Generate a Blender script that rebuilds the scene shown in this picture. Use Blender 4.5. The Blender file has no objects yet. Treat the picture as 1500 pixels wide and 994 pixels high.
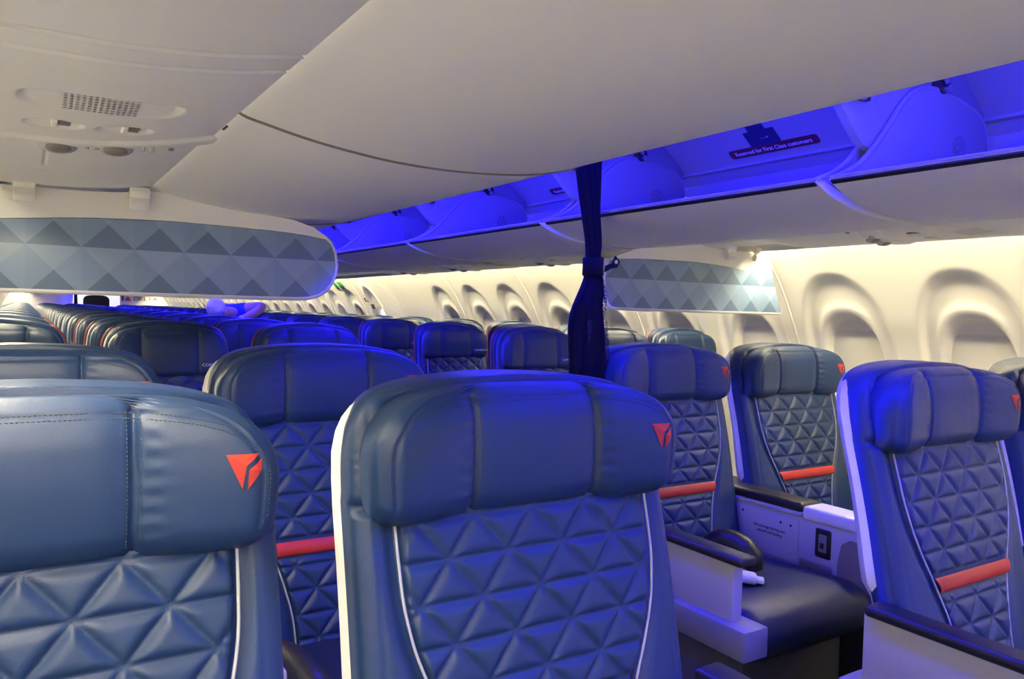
import bpy, bmesh, math, random
import numpy as np
from mathutils import Vector, Matrix
random.seed(7); rng = np.random.RandomState(3)
SC = bpy.context.scene; COL = SC.collection
H = 1.25                       # eye height above the cabin floor
# ------------------------------------------------------------------ materials
def nmat(name):
    m = bpy.data.materials.new(name); m.use_nodes = True
    nt = m.node_tree; b = nt.nodes['Principled BSDF']
    return m, nt, b
def plain(name, col, rough=.5, metal=0., bump=0., bscale=300., spec=.5, var=0., coat=0.):
    m, nt, b = nmat(name)
    b.inputs['Base Color'].default_value = (*col, 1); b.inputs['Roughness'].default_value = rough
    b.inputs['Metallic'].default_value = metal; b.inputs['Specular IOR Level'].default_value = spec
    b.inputs['Coat Weight'].default_value = coat
    tc = nt.nodes.new('ShaderNodeTexCoord')
    if bump:
        n = nt.nodes.new('ShaderNodeTexNoise'); n.inputs['Scale'].default_value = bscale; n.inputs['Detail'].default_value = 3
        nt.links.new(tc.outputs['Object'], n.inputs['Vector'])
        bp = nt.nodes.new('ShaderNodeBump'); bp.inputs['Strength'].default_value = bump; bp.inputs['Distance'].default_value = .002
        nt.links.new(n.outputs['Fac'], bp.inputs['Height']); nt.links.new(bp.outputs['Normal'], b.inputs['Normal'])
    if var:
        n2 = nt.nodes.new('ShaderNodeTexNoise'); n2.inputs['Scale'].default_value = 6
        nt.links.new(tc.outputs['Object'], n2.inputs['Vector'])
        mx = nt.nodes.new('ShaderNodeMix'); mx.data_type = 'RGBA'
        mx.inputs[6].default_value = (*[c*(1-var) for c in col], 1); mx.inputs[7].default_value = (*[min(1, c*(1+var)) for c in col], 1)
        nt.links.new(n2.outputs['Fac'], mx.inputs[0]); nt.links.new(mx.outputs[2], b.inputs['Base Color'])
    return m
def leather(name, col, rough=.42):
    m, nt, b = nmat(name)
    b.inputs['Base Color'].default_value = (*col, 1); b.inputs['Roughness'].default_value = rough; b.inputs['Specular IOR Level'].default_value = .36
    tc = nt.nodes.new('ShaderNodeTexCoord')
    v = nt.nodes.new('ShaderNodeTexVoronoi'); v.inputs['Scale'].default_value = 620
    n = nt.nodes.new('ShaderNodeTexNoise'); n.inputs['Scale'].default_value = 28; n.inputs['Detail'].default_value = 4
    nt.links.new(tc.outputs['Object'], v.inputs['Vector']); nt.links.new(tc.outputs['Object'], n.inputs['Vector'])
    b1 = nt.nodes.new('ShaderNodeBump'); b1.inputs['Strength'].default_value = .16; b1.inputs['Distance'].default_value = .0006
    b2 = nt.nodes.new('ShaderNodeBump'); b2.inputs['Strength'].default_value = .25; b2.inputs['Distance'].default_value = .004
    nt.links.new(v.outputs['Distance'], b1.inputs['Height']); nt.links.new(n.outputs['Fac'], b2.inputs['Height'])
    nt.links.new(b2.outputs['Normal'], b1.inputs['Normal']); nt.links.new(b1.outputs['Normal'], b.inputs['Normal'])
    rr = nt.nodes.new('ShaderNodeMapRange'); rr.inputs['To Min'].default_value = rough-.05; rr.inputs['To Max'].default_value = rough+.08
    nt.links.new(n.outputs['Fac'], rr.inputs['Value']); nt.links.new(rr.outputs['Result'], b.inputs['Roughness'])
    return m
def emis(name, col, s):
    m = bpy.data.materials.new(name); m.use_nodes = True; nt = m.node_tree; nt.nodes.clear()
    e = nt.nodes.new('ShaderNodeEmission'); e.inputs[0].default_value = (*col, 1); e.inputs[1].default_value = s
    o = nt.nodes.new('ShaderNodeOutputMaterial'); nt.links.new(e.outputs[0], o.inputs[0]); return m
M = {}
M['leather'] = leather('navy_leather', (.0115, .032, .102))
M['leather_eco'] = leather('navy_economy_leather', (.012, .030, .082), .40)
M['seat_leather'] = leather('dark_navy_cushion_leather', (.014, .022, .048), .36)
M['shell'] = plain('white_shell_plastic', (.74, .74, .73), .38, bump=.05)
M['beige'] = plain('warm_white_bin_plastic', (.84, .825, .77), .55, bump=.12, bscale=500)
M['psu'] = plain('warm_white_overhead_plastic', (.84, .82, .75), .5, bump=.1, bscale=500)
M['wall'] = plain('cream_sidewall', (.77, .75, .69), .5, bump=.06, bscale=400)
M['shade'] = plain('cream_window_shade', (.66, .64, .585), .55)
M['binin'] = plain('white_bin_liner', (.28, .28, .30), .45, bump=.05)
M['black'] = plain('black_plastic', (.012, .012, .013), .45)
M['soft_black'] = plain('matt_black_cloth', (.004, .004, .005), .9, spec=.1)
M['blackpad'] = plain('black_armrest_pad', (.016, .016, .018), .38, bump=.15, bscale=250)
M['grey'] = plain('grey_plastic', (.21, .21, .215), .42, bump=.04)
M['armwhite'] = plain('pale_grey_armrest_plastic', (.43, .43, .44), .42, bump=.04)
M['dkgrey'] = plain('dark_grey_metal', (.06, .06, .065), .5)
M['taupe'] = plain('taupe_recess_plastic', (.20, .18, .16), .5)
M['red'] = leather('red_band_leather', (.44, .030, .024), .45)
M['logo_l'] = plain('red_embroidery', (.58, .036, .018), .6, bump=.4, bscale=900)
M['logo_d'] = plain('dark_red_embroidery', (.38, .020, .012), .6, bump=.4, bscale=900)
M['piping'] = plain('pale_grey_piping', (.36, .39, .43), .45)
M['stitch'] = plain('stitching_thread', (.030, .048, .085), .7)
M['redtrim'] = plain('burgundy_side_trim', (.17, .035, .04), .4)
M['white_txt'] = plain('white_print', (.8, .8, .8), .6)
M['curtain'] = plain('navy_curtain_cloth', (.005, .005, .014), .9, bump=.3, bscale=700, var=.2, spec=.1)
M['carpet'] = plain('dark_blue_carpet', (.02, .024, .04), .95, bump=.8, bscale=250, var=.3)
M['ceil'] = plain('ceiling_panel', (.75, .75, .76), .6)
M['metal'] = plain('brushed_metal', (.6, .6, .62), .3, metal=1.)
M['maroon'] = plain('maroon_sticker', (.10, .012, .022), .45)
M['navy_sticker'] = plain('navy_sticker', (.018, .02, .075), .45)
M['green'] = plain('green_exit_sign', (.03, .20, .03), .5)
M['dkmark'] = plain('dark_placard', (.05, .03, .03), .5)
M['strip'] = emis('warm_white_light_strip', (1., .87, .54), 72.)
M['strip_near'] = emis('warm_white_light_strip_bright', (1., .87, .58), 92.)
M['blue'] = emis('blue_mood_light', (.020, .011, 1.), 95.)
M['galley'] = emis('galley_lamp', (1., .95, 1.), 9.)
M['daylight'] = emis('daylight_pane', (.95, .97, 1.), 3.)
M['window_light'] = emis('added_left_pane_glow', (1., .88, .60), 5.)  # fill glow added on the unseen left panes to brighten undersides and seats
M['skin'] = plain('skin', (.52, .29, .19), .5, bump=.2, bscale=200)
M['hair'] = plain('white_hair', (.72, .70, .70), .6, bump=.8, bscale=160)
M['shirt'] = plain('royal_blue_shirt', (.02, .05, .30), .8, bump=.3, bscale=300, var=.15)
M['trousers'] = plain('dark_trousers', (.02, .02, .03), .8)
def mesh_net():
    m, nt, b = nmat('curtain_net_mesh')
    b.inputs['Base Color'].default_value = (.012, .015, .04, 1); b.inputs['Roughness'].default_value = .8
    tc = nt.nodes.new('ShaderNodeTexCoord'); v = nt.nodes.new('ShaderNodeTexVoronoi'); v.inputs['Scale'].default_value = 260
    g = nt.nodes.new('ShaderNodeMath'); g.operation = 'GREATER_THAN'; g.inputs[1].default_value = .46
    nt.links.new(tc.outputs['Object'], v.inputs['Vector']); nt.links.new(v.outputs['Distance'], g.inputs[0])
    nt.links.new(g.outputs[0], b.inputs['Alpha']); return m
M['net'] = mesh_net()
def divider_pattern():
    # printed triangle lattice; object X across, Z up (row line at z = LINE)
    m, nt, b = nmat('printed_triangle_laminate'); b.inputs['Roughness'].default_value = .38
    N = nt.nodes; L = nt.links
    def math_(op, a, c=None, d=None):
        n = N.new('ShaderNodeMath'); n.operation = op
        for i, x in enumerate((a, c, d)):
            if x is None: continue
            if isinstance(x, (int, float)): n.inputs[i].default_value = x
            else: L.new(x, n.inputs[i])
        return n.outputs[0]
    tc = N.new('ShaderNodeTexCoord'); s = N.new('ShaderNodeSeparateXYZ'); L.new(tc.outputs['Object'], s.inputs[0])
    W, Hh = .124, .0625
    row = math_('DIVIDE', math_('SUBTRACT', .14+H, s.outputs[2]), Hh)      # 0 at the line, grows down
    r = math_('FLOOR', row); fr = math_('SUBTRACT', row, r)               # 0 top .. 1 bottom in row
    x = math_('DIVIDE', s.outputs[0], W)
    fx = math_('SUBTRACT', x, math_('FLOOR', x))                           # nodes at 0
    dn = math_('MULTIPLY', math_('ABSOLUTE', math_('SUBTRACT', fx, .5)), 2.0)  # 0 at half cell, 1 at node
    par = math_('ABSOLUTE', math_('MODULO', r, 2.0))                       # row -1 and 1 -> 1 ; row 0 -> 0
    up_odd = math_('LESS_THAN', dn, fr)                                    # triangle with apex up at the half cell
    dn_even = math_('LESS_THAN', dn, math_('SUBTRACT', 1.0, fr))           # triangle hanging from the line
    right = math_('GREATER_THAN', fx, .5)
    def mixc(f, c1, c2):
        n = N.new('ShaderNodeMix'); n.data_type = 'RGBA'; L.new(f, n.inputs[0])
        for i, c in ((6, c1), (7, c2)):
            if isinstance(c, tuple): n.inputs[i].default_value = (*c, 1)
            else: L.new(c, n.inputs[i])
        return n.outputs[2]
    med = mixc(right, (.205, .295, .43), (.22, .31, .445))
    odd = mixc(up_odd, med, (.122, .182, .28))
    even = mixc(dn_even, med, (.255, .345, .48))
    L.new(mixc(par, even, odd), b.inputs['Base Color'])
    return m
M['print'] = divider_pattern()
# ------------------------------------------------------------------ mesh helpers
def mk(name, verts, faces, mat, parent=None, smooth=True, sharp=None, loc=None):
    me = bpy.data.meshes.new(name)
    me.from_pydata([tuple(map(float, v)) for v in verts], [], [tuple(map(int, f)) for f in faces]); me.update()
    if smooth: me.polygons.foreach_set('use_smooth', [True]*len(me.polygons))
    if sharp and smooth: me.set_sharp_from_angle(angle=math.radians(sharp))
    for m in (mat if isinstance(mat, (list, tuple)) else [mat]): me.materials.append(m)
    o = bpy.data.objects.new(name, me); COL.objects.link(o)
    if parent: o.parent = parent
    if loc: o.location = loc
    return o
def bm_mk(name, bm, mat, parent=None, smooth=True, sharp=35):
    bmesh.ops.recalc_face_normals(bm, faces=bm.faces)
    me = bpy.data.meshes.new(name); bm.to_mesh(me); bm.free()
    if smooth:
        me.polygons.foreach_set('use_smooth', [True]*len(me.polygons)); me.set_sharp_from_angle(angle=math.radians(sharp))
    for m in (mat if isinstance(mat, (list, tuple)) else [mat]): me.materials.append(m)
    o = bpy.data.objects.new(name, me); COL.objects.link(o)
    if parent: o.parent = parent
    return o
def add_box(bm, x0, x1, y0, y1, z0, z1, bev=.004, seg=2, mi=0, shear=None):
    r = bmesh.ops.create_cube(bm, size=1.0); vs = r['verts']
    for v in vs:
        v.co = Vector(((x0+x1)/2+v.co.x*(x1-x0), (y0+y1)/2+v.co.y*(y1-y0), (z0+z1)/2+v.co.z*(z1-z0)))
    es = list({e for v in vs for e in v.link_edges}); fs = list({f for v in vs for f in v.link_faces})
    for f in fs: f.material_index = mi
    if bev: bmesh.ops.bevel(bm, geom=es, offset=bev, segments=seg, affect='EDGES', profile=.5)
    return bm
def box(name, x0, x1, y0, y1, z0, z1, mat, parent=None, bev=.004, seg=2):
    return bm_mk(name, add_box(bmesh.new(), x0, x1, y0, y1, z0, z1, bev, seg), mat, parent)
def add_cyl(bm, p0, p1, r, n=16, r2=None):
    p0, p1 = Vector(p0), Vector(p1); d = p1-p0
    m = Matrix.Translation((p0+p1)/2) @ d.to_track_quat('Z', 'Y').to_matrix().to_4x4()
    bmesh.ops.create_cone(bm, cap_ends=True, segments=n, radius1=r, radius2=r if r2 is None else r2, depth=d.length, matrix=m)
    return bm
def grid(fn, us, vs, flip=False):
    V = [fn(u, v) for v in vs for u in us]; n = len(us); F = []
    for j in range(len(vs)-1):
        for i in range(n-1):
            a = j*n+i; q = (a, a+1, a+n+1, a+n); F.append(q[::-1] if flip else q)
    return V, F
def tube(path, r, n=8, closed=False):
    P = [Vector(p) for p in path]; V = []; F = []; up = Vector((0, -1, 0))
    for i, p in enumerate(P):
        t = (P[min(i+1, len(P)-1)]-P[max(i-1, 0)]).normalized()
        a = t.cross(up)
        a = a.normalized() if a.length > 1e-4 else t.orthogonal().normalized()
        b = t.cross(a).normalized(); rr = r[i] if isinstance(r, (list, tuple)) else r
        for k in range(n):
            w = 2*math.pi*k/n; V.append(p+a*math.cos(w)*rr+b*math.sin(w)*rr)
    for i in range(len(P)-1):
        for k in range(n):
            F.append((i*n+k, i*n+(k+1) % n, (i+1)*n+(k+1) % n, (i+1)*n+k))
    F.append(tuple(range(n))[::-1]); F.append(tuple((len(P)-1)*n+k for k in range(n)))
    return V, F
def prism(poly, y0, y1, plane='xz'):
    """closed outline (x,z) given thickness along y"""
    bm = bmesh.new(); vs = [bm.verts.new((x, y0, z)) for x, z in poly]; f = bm.faces.new(vs)
    r = bmesh.ops.extrude_face_region(bm, geom=[f])
    for v in r['geom']:
        if isinstance(v, bmesh.types.BMVert): v.co.y = y1
    return bm
def bevel_sharp(bm, off=.003, seg=2, ang=40):
    bmesh.ops.recalc_face_normals(bm, faces=bm.faces)
    es = [e for e in bm.edges if len(e.link_faces) == 2 and e.calc_face_angle(0) > math.radians(ang)]
    bmesh.ops.bevel(bm, geom=es, offset=off, segments=seg, affect='EDGES', profile=.5, clamp_overlap=True); return bm
def ip(pts):
    a = np.array(sorted(pts)); xs = np.linspace(a[0, 0], a[-1, 0], 400); ys = np.interp(xs, a[:, 0], a[:, 1])
    return xs, ys
def curve(pts, smooth=0):
    """monotone cubic (pchip) interpolation through points"""
    a = np.array(sorted(pts), float); x, y = a[:, 0], a[:, 1]; h = np.diff(x); d = np.diff(y)/h; m = np.zeros(len(x))
    m[0], m[-1] = d[0], d[-1]
    for i in range(1, len(x)-1):
        if d[i-1]*d[i] > 0:
            w1, w2 = 2*h[i]+h[i-1], h[i]+2*h[i-1]; m[i] = (w1+w2)/(w1/d[i-1]+w2/d[i])
    def f(q):
        q = min(max(q, x[0]), x[-1]); i = min(max(int(np.searchsorted(x, q))-1, 0), len(x)-2)
        t = (q-x[i])/h[i]; t2, t3 = t*t, t*t*t
        return float((2*t3-3*t2+1)*y[i]+(t3-2*t2+t)*h[i]*m[i]+(-2*t3+3*t2)*y[i+1]+(t3-t2)*h[i]*m[i+1])
    return f
def sst(a, b, x):
    t = min(max((x-a)/(b-a), 0.), 1.); return t*t*(3-2*t)
def tag(o, label, cat, group=None, kind=None):
    if label: o['label'] = label
    if cat: o['category'] = cat
    if group: o['group'] = group
    if kind: o['kind'] = kind
    return o
def empty(name, loc, label=None, cat=None, group=None, rz=0):
    o = bpy.data.objects.new(name, None); COL.objects.link(o); o.location = loc; o.rotation_euler = (0, 0, rz); o.empty_display_size = .05
    return tag(o, label, cat, group)
def struct(o): o['kind'] = 'structure'; return o
def dup(o, parent=None):
    c = o.copy(); COL.objects.link(c)
    if parent: c.parent = parent
    for ch in list(o.children): dup(ch, c)
    return c
def text_mesh(name, s, size, mat, parent, loc, rot, ext=.0004, align='CENTER', xs=1.):
    cu = bpy.data.curves.new(name, 'FONT'); cu.body = s; cu.size = size; cu.extrude = ext; cu.align_x = align; cu.align_y = 'CENTER'
    cu.resolution_u = 3
    t = bpy.data.objects.new(name+'_tmp', cu); COL.objects.link(t)
    dg = bpy.context.evaluated_depsgraph_get(); me = bpy.data.meshes.new_from_object(t.evaluated_get(dg)); bpy.data.objects.remove(t)
    me.materials.clear(); me.materials.append(mat); me.name = name
    o = bpy.data.objects.new(name, me); COL.objects.link(o); o.parent = parent; o.location = loc; o.rotation_euler = rot; o.scale = (xs, 1, 1)
    return o
def pillow(vs, hw, y0, yb, n_exp, s_list, s_back, extra=None, arch=None):
    """stack of horizontal rounded sections. hw(v), y0(v) front, yb(v) back; extra(u,v,hw)->dy on the front."""
    V = []; F = []
    for v in vs:
        w = hw(v); a, b = y0(v), yb(v); D = (b-a)/2
        for s in s_list:
            e = 1-(1-abs(s)**n_exp)**(1/n_exp); u = s*w
            y = a+e*D
            if extra: y += extra(u, v, w)*(1-e)
            V.append((u, y, v+H+(arch(u) if arch else 0)))
        for s in s_back:
            e = 1-(1-abs(s)**n_exp)**(1/n_exp)
            V.append((s*w, b-e*D, v+H+(arch(s*w) if arch else 0)))
    n = len(s_list)+len(s_back)
    for j in range(len(vs)-1):
        for i in range(n):
            F.append((j*n+i, j*n+(i+1) % n, (j+1)*n+(i+1) % n, (j+1)*n+i))
    F.append(tuple(range(n))[::-1]); F.append(tuple((len(vs)-1)*n+k for k in range(n)))
    return V, F
def slist(n):
    t = np.linspace(-1, 1, n); return list(.45*t+.55*np.sin(t*math.pi/2))
def dashes(path_pts, nrm, step=.0048, ln=.0030, r=.0007):
    """little stitches along a polyline; nrm(p)->offset vector"""
    V = []; F = []
    P = [Vector(p) for p in path_pts]; L = [0]
    for i in range(1, len(P)): L.append(L[-1]+(P[i]-P[i-1]).length)
    def at(s):
        i = min(max(int(np.searchsorted(L, s))-1, 0), len(P)-2); t = (s-L[i])/max(L[i+1]-L[i], 1e-9); return P[i].lerp(P[i+1], t)
    s = 0
    while s+ln < L[-1]:
        a, b = at(s), at(s+ln); t = (b-a).normalized(); nn = Vector((0, -1, 0)); sd = t.cross(nn).normalized()
        k = len(V)
        for p, q in ((a, .4), ((a+b)/2, 1), (b, .4)):
            V += [p-sd*r, p+nn*r*q*1.3, p+sd*r]
        F += [(k, k+1, k+4, k+3), (k+1, k+2, k+5, k+4), (k+3, k+4, k+7, k+6), (k+4, k+5, k+8, k+7)]
        s += step
    return V, F
def merge(*vf):
    V = []; F = []
    for v, f in vf:
        k = len(V); V += list(v); F += [tuple(i+k for i in q) for q in f]
    return V, F
# ------------------------------------------------------------------ first class seat
yf = curve([(-1.0, -.145), (-.80, -.102), (-.66, -.068), (-.577, -.047), (-.44, -.017), (-.36, .003), (-.284, .024), (-.09, .070), (0, .09)])
wp = curve([(-.95, .100), (-.75, .108), (-.66, .126), (-.577, .155), (-.50, .190), (-.44, .210), (-.375, .220), (-.284, .222), (-.15, .215)])
_bhw = curve([(-.95, .255), (-.7, .276), (-.5, .283), (-.27, .282), (-.22, .280), (-.17, .272), (-.14, .258), (-.12, .238), (-.107, .205), (-.098, .16), (-.092, .10), (-.0895, .04)])
def body_hw(v): return max(.03, _bhw(v)-.005*sst(-.0895, -.125, v))
hr_hw = curve([(-.296, .205), (-.290, .236), (-.282, .250), (-.270, .259), (-.25, .264), (-.2, .267), (-.175, .262), (-.155, .250), (-.14, .236), (-.128, .216), (-.118, .188), (-.111, .150), (-.107, .10), (-.1055, .05)])
hr_front = curve([(-.296, .036), (-.288, .020), (-.275, .006), (-.255, -.002), (-.21, -.004), (-.16, 0), (-.135, .008), (-.12, .018), (-.110, .030), (-.1055, .042)])
SEAM = .107
def hr_extra(u, v, w):
    a = abs(u); y = 0
    if a > .09: y -= .030*min(1, (a-.09)/.14)**1.4                     # wings lean forward
    q = (a-SEAM)/.0042; y += .0085*math.exp(-q*q)                       # seam valley
    q2 = (a-SEAM)/.020; y += .0045*math.exp(-q2*q2)
    d = min(w-a, -.1055-v+.006)
    q = (d-.0255)/.0035
    if v > -.262: y += .0022*math.exp(-q*q)
    q = (d-.0195)/.0030
    if v > -.262: y -= .0012*math.exp(-q*q)
    # gathers beside the seam
    y += .0011*math.sin(v*2*math.pi/.021+(3 if u > 0 else 0))*math.exp(-((a-SEAM-.018)/.012)**2)
    return y
def hr_y(u, v, n=6.):
    w = hr_hw(v); a = hr_front(v); b = .075+.05*(v+.2); D = (b-a)/2; s = min(abs(u)/w, .9999)
    e = 1-(1-s**n)**(1/n); return a+e*D+hr_extra(u, v, w)*(1-e)
ROW = .055; TRI = .0975
def quilt(u, v):
    k = (-.29-v)/ROW                     # row index, lines at integers
    f = k-math.floor(k); d1 = min(f, 1-f)*ROW
    # diagonals through nodes (u = 0 on even rows)
    L = math.hypot(TRI/2, ROW); c = ROW*TRI/2/L
    a = u/TRI*2; p = (a+k)/2; q = (a-k)/2      # node lattice: integer p,q
    d2 = abs(p-round(p))*2*c; d3 = abs(q-round(q))*2*c
    d = min(d1, d2, d3); q = min(1, d/.0175); return .0082*(1-(1-q)**2.6)
def fc_panel_y(u, v):
    w = wp(v); edge = sst(0, .012, w-abs(u)); bow = -.006*(u/w)**2
    stripe = 1-(sst(-.610, -.600, v)*(1-sst(-.556, -.546, v)))
    return yf(v)-.002-bow*0+(.010*(1-edge))-quilt(u, v)*edge*stripe
def make_fc_seat(arm):
    R = empty('first_class_seat', (0, 0, 0))
    # shell
    vs = list(np.linspace(-.92, -.2, 20))+[-.17, -.15, -.135, -.12, -.11, -.10, -.094, -.0905]
    sh = curve([(-.95, .24), (-.62, .258), (-.58, .285), (-.5, .288), (-.27, .2875), (-.2, .284), (-.16, .272), (-.135, .252), (-.118, .226), (-.106, .19), (-.098, .14), (-.093, .09), (-.0905, .05)])
    V, F = pillow(vs, lambda v: sh(v)-.005*sst(-.0905, -.125, v), lambda v: yf(v)+.042, lambda v: yf(v)+.097+.03*sst(-.3, -.9, v), 4.2, slist(41), slist(25)[::-1])
    V = [(x, y, z-.0065*sst(-.26, -.14, z-H)) for x, y, z in V]
    mk('shell', V, F, M['shell'], R, sharp=50)
    # upholstered backrest with bolsters
    vs = list(np.linspace(-.90, -.29, 70))+list(np.linspace(-.285, -.12, 42))+[-.115, -.11, -.106, -.102, -.098, -.095, -.092, -.0905, -.0895]
    def ex(u, v, w):
        a = abs(u); p = wp(v); y = 0
        if v < -.28: y -= .014*sst(p, p+.03, a)                        # bolsters stand proud of the panel
        q = (a-(w-.030))/.003; y += .0018*math.exp(-q*q)
        if v > -.285: y += .010*sst(.235, .205, a)*sst(-.105, -.125, v)+.003*math.exp(-((a-.243)/.004)**2)
        q = (v+.268)/.0035
        if a > .2: y += .0032*math.exp(-q*q)
        k = math.sin(v*2*math.pi/.019+1.7*math.sin(v*90)+a*30)
        y += .0011*k*sst(p+.02, p+.04, a)*(.35+.65*sst(-.3, -.26, v))
        return y
    V, F = pillow(vs, body_hw, lambda v: yf(v)+.006-(.012 if v > -.27 else 0)*sst(-.27, -.25, v), lambda v: yf(v)+.095, 5., slist(111), slist(31)[::-1], ex)
    V = [(x, y, z-.0065*sst(-.26, -.14, z-H)) for x, y, z in V]
    mk('backrest', V, F, M['leather'], R)
    # quilted insert
    us = np.linspace(-1, 1, 117); vv = np.concatenate([np.linspace(-.905, -.62, 84), np.linspace(-.6165, -.235, 122)])
    V, F = grid(lambda s, v: (s*wp(v), fc_panel_y(s*wp(v), v), v+H), us, vv)
    mk('quilted_panel', V, F, M['leather'], R)
    for sgn in (-1, 1):
        path = [(sgn*wp(v), yf(v)-.004, v+H) for v in np.linspace(-.9, -.25, 60)]
        V, F = tube(path, .0022, 8); mk('piping', V, F, M['piping'], R)
    # red band
    def band(s, t):
        v = -.594+.032*t; w = wp(v)-.003
        return (s*w, yf(v)-.0075-.007*math.sin(math.pi*min(max(t, .0), 1))**.6, v+H)
    V, F = grid(band, np.linspace(-1, 1, 40), np.linspace(0, 1, 14)); mk('red_band', V, F, M['red'], R)
    # quilting thread
    parts = []
    for k in range(1, 11):
        v = -.29-ROW*k
        if -.60 < v < -.555 or v < -.86: continue
        w = wp(v)-.012
        parts.append(dashes([(u, fc_panel_y(u, v)-.0003, v+H) for u in np.linspace(-w, w, 80)], None))
    for k in range(0, 11):
        v0 = -.29-ROW*k; v1 = v0-ROW
        if v1 < -.87 or (v1 < -.56 and v0 > -.60): continue
        off = 0 if k % 2 == 0 else TRI/2
        for i in range(-3, 4):
            for sg in (-1, 1):
                pts = [(off+i*TRI+sg*t*TRI/2, v0-ROW*t) for t in np.linspace(0, 1, 14)]
                pts = [(u, fc_panel_y(u, v)-.0003, v+H) for u, v in pts if abs(u) < wp(v)-.012]
                if len(pts) > 3: parts.append(dashes(pts, None))
    V, F = merge(*parts); mk('quilting_thread', V, F, M['stitch'], R, smooth=False)
    # headrest
    vs = [-.296, -.293, -.289, -.285, -.28, -.274]+list(np.linspace(-.267, -.145, 32))+list(np.linspace(-.141, -.110, 12))+[-.1085, -.107, -.106, -.1055]
    V, F = pillow(vs, hr_hw, hr_front, lambda v: .075+.05*(v+.2), 6., slist(171), slist(25)[::-1], hr_extra)
    hd = mk('headrest', V, F, M['leather'], R)
    for sg in (-1, 1):
        parts = []
        for du in (-.0068, .0068):
            parts.append(dashes([(sg*SEAM+du, hr_y(sg*SEAM+du, v)-.0002, v+H) for v in np.linspace(-.275, -.118, 40)], None, r=.0007))
        V, F = merge(*parts); mk('stitching', V, F, M['stitch'], hd, smooth=False)
    vq = list(np.linspace(-.255, -.15, 24))+list(np.linspace(-.147, -.1056, 40))
    ol = [(hr_hw(v), v) for v in vq]; ol = ol+[(-x, v) for x, v in ol[::-1]]; parts = []
    for d in (.0165, .0225):
        pts = []
        for i in range(1, len(ol)-1):
            t = Vector((ol[i+1][0]-ol[i-1][0], ol[i+1][1]-ol[i-1][1])).normalized(); u_, v_ = ol[i][0]-t.y*d, ol[i][1]+t.x*d
            if v_ > -.1055-d*.75: v_ = -.1055-d*.75
            pts.append((u_, hr_y(u_, v_)-.0005, v_+H))
        parts.append(dashes(pts, None, r=.0007))
    V, F = merge(*parts); mk('stitching', V, F, M['stitch'], hd, smooth=False)
    # embroidered red mark on the headrest wing
    lu, lv, ls = .2195, -.192, .040
    def emb(tri, n=8):
        V = []; F = []; idx = {}
        for i in range(n+1):
            for j in range(n+1-i):
                a, b = i/n, j/n
                x = tri[0][0]*(1-a-b)+tri[1][0]*a+tri[2][0]*b; z = tri[0][1]*(1-a-b)+tri[1][1]*a+tri[2][1]*b
                u = lu+x*ls; v = lv+z*ls
                idx[i, j] = len(V); V.append((u, hr_y(u, v)-.0016, v+H))
        for i in range(n):
            for j in range(n-i):
                F.append((idx[i, j], idx[i+1, j], idx[i, j+1]))
                if i+j < n-1: F.append((idx[i+1, j], idx[i+1, j+1], idx[i, j+1]))
        return V, F
    T = [((-.5, .5), (.46, .5), (.06, .17), 0), ((-.5, .5), (.06, .17), (-.06, -.5), 1), ((.5, .34), (.12, .04), (.5, .02), 0), ((.12, .04), (.08, -.52), (.5, .02), 1)]
    V = []; F = []; MI = []
    for a, b, c, mi in T:
        v, f = emb((a, b, c)); k = len(V); V += v; F += [tuple(i+k for i in q) for q in f]; MI += [mi]*len(f)
    lo = mk('red_logo', V, F, [M['logo_l'], M['logo_d']], hd, smooth=False); lo.data.polygons.foreach_set('material_index', MI)
    lo['label'] = 'red embroidered triangle mark on headrest corner'
    # seat cushion
    def cush():
        bm = bmesh.new(); prof = [(-.02, .33), (-.02, .455), (-.10, .462), (-.22, .466), (-.36, .474), (-.46, .482), (-.53, .480), (-.575, .462), (-.597, .425), (-.595, .385), (-.57, .345), (-.52, .330)]
        us = slist(31); V = []; F = []
        for y, z in prof:
            for s in us:
                e = 1-(1-abs(s)**7)**(1/7); zc = .395
                V.append((s*.252, y*(1) + (.0 if y > -.5 else .03*e), zc+(z-zc)*(1-.6*e)-(.006*(1-s*s) if z > .44 and -.45 < y < -.05 else 0)))
        n = len(us); m = len(prof)
        for j in range(m):
            for i in range(n-1):
                F.append((j*n+i, j*n+i+1, ((j+1) % m)*n+i+1, ((j+1) % m)*n+i))
        F.append(tuple(j*n for j in range(m))); F.append(tuple(j*n+n-1 for j in range(m))[::-1]); return V, F
    V, F = cush(); mk('seat_cushion', V, F, M['seat_leather'], R, sharp=60)
    # base
    bm = bmesh.new(); add_box(bm, -.24, .24, -.50, .10, .06, .325, .01); add_box(bm, -.22, -.16, -.46, .14, 0, .07, .004); add_box(bm, .16, .22, -.46, .14, 0, .07, .004)
    bm_mk('seat_base', bm, M['dkgrey'], R)
    # aisle or wall side armrest
    a = arm*.340
    A = box('armrest', a-.018, a+.018, -.60, -.015, .475, .640, M['armwhite'], R, .004)
    bm = add_box(bmesh.new(), a-.032, a+.030, -.634, -.022, .636, .660, .009, 3); bm_mk('armrest_pad', bm, M['blackpad'], A)
    bm = bmesh.new(); add_box(bm, a-.046, a+.042, -.665, .022, .415, .492, .006); bm_mk('ledge', bm, M['grey'], A)
    bm = bmesh.new(); add_box(bm, a-.030, a+.030, -.60, .08, .0, .42, .004); bm_mk('side_skirt', bm, M['dkgrey'], A)
    return R
PFC = {-1: make_fc_seat(-1), 1: make_fc_seat(1)}
used = {}
def place_fc(x, y, arm, label):
    if arm not in used: o = PFC[arm]; used[arm] = 1
    else: o = dup(PFC[arm])
    o.location = (x, y, 0); tag(o, label, 'seat', 'blue quilted seats before the dividers'); return o
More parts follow.
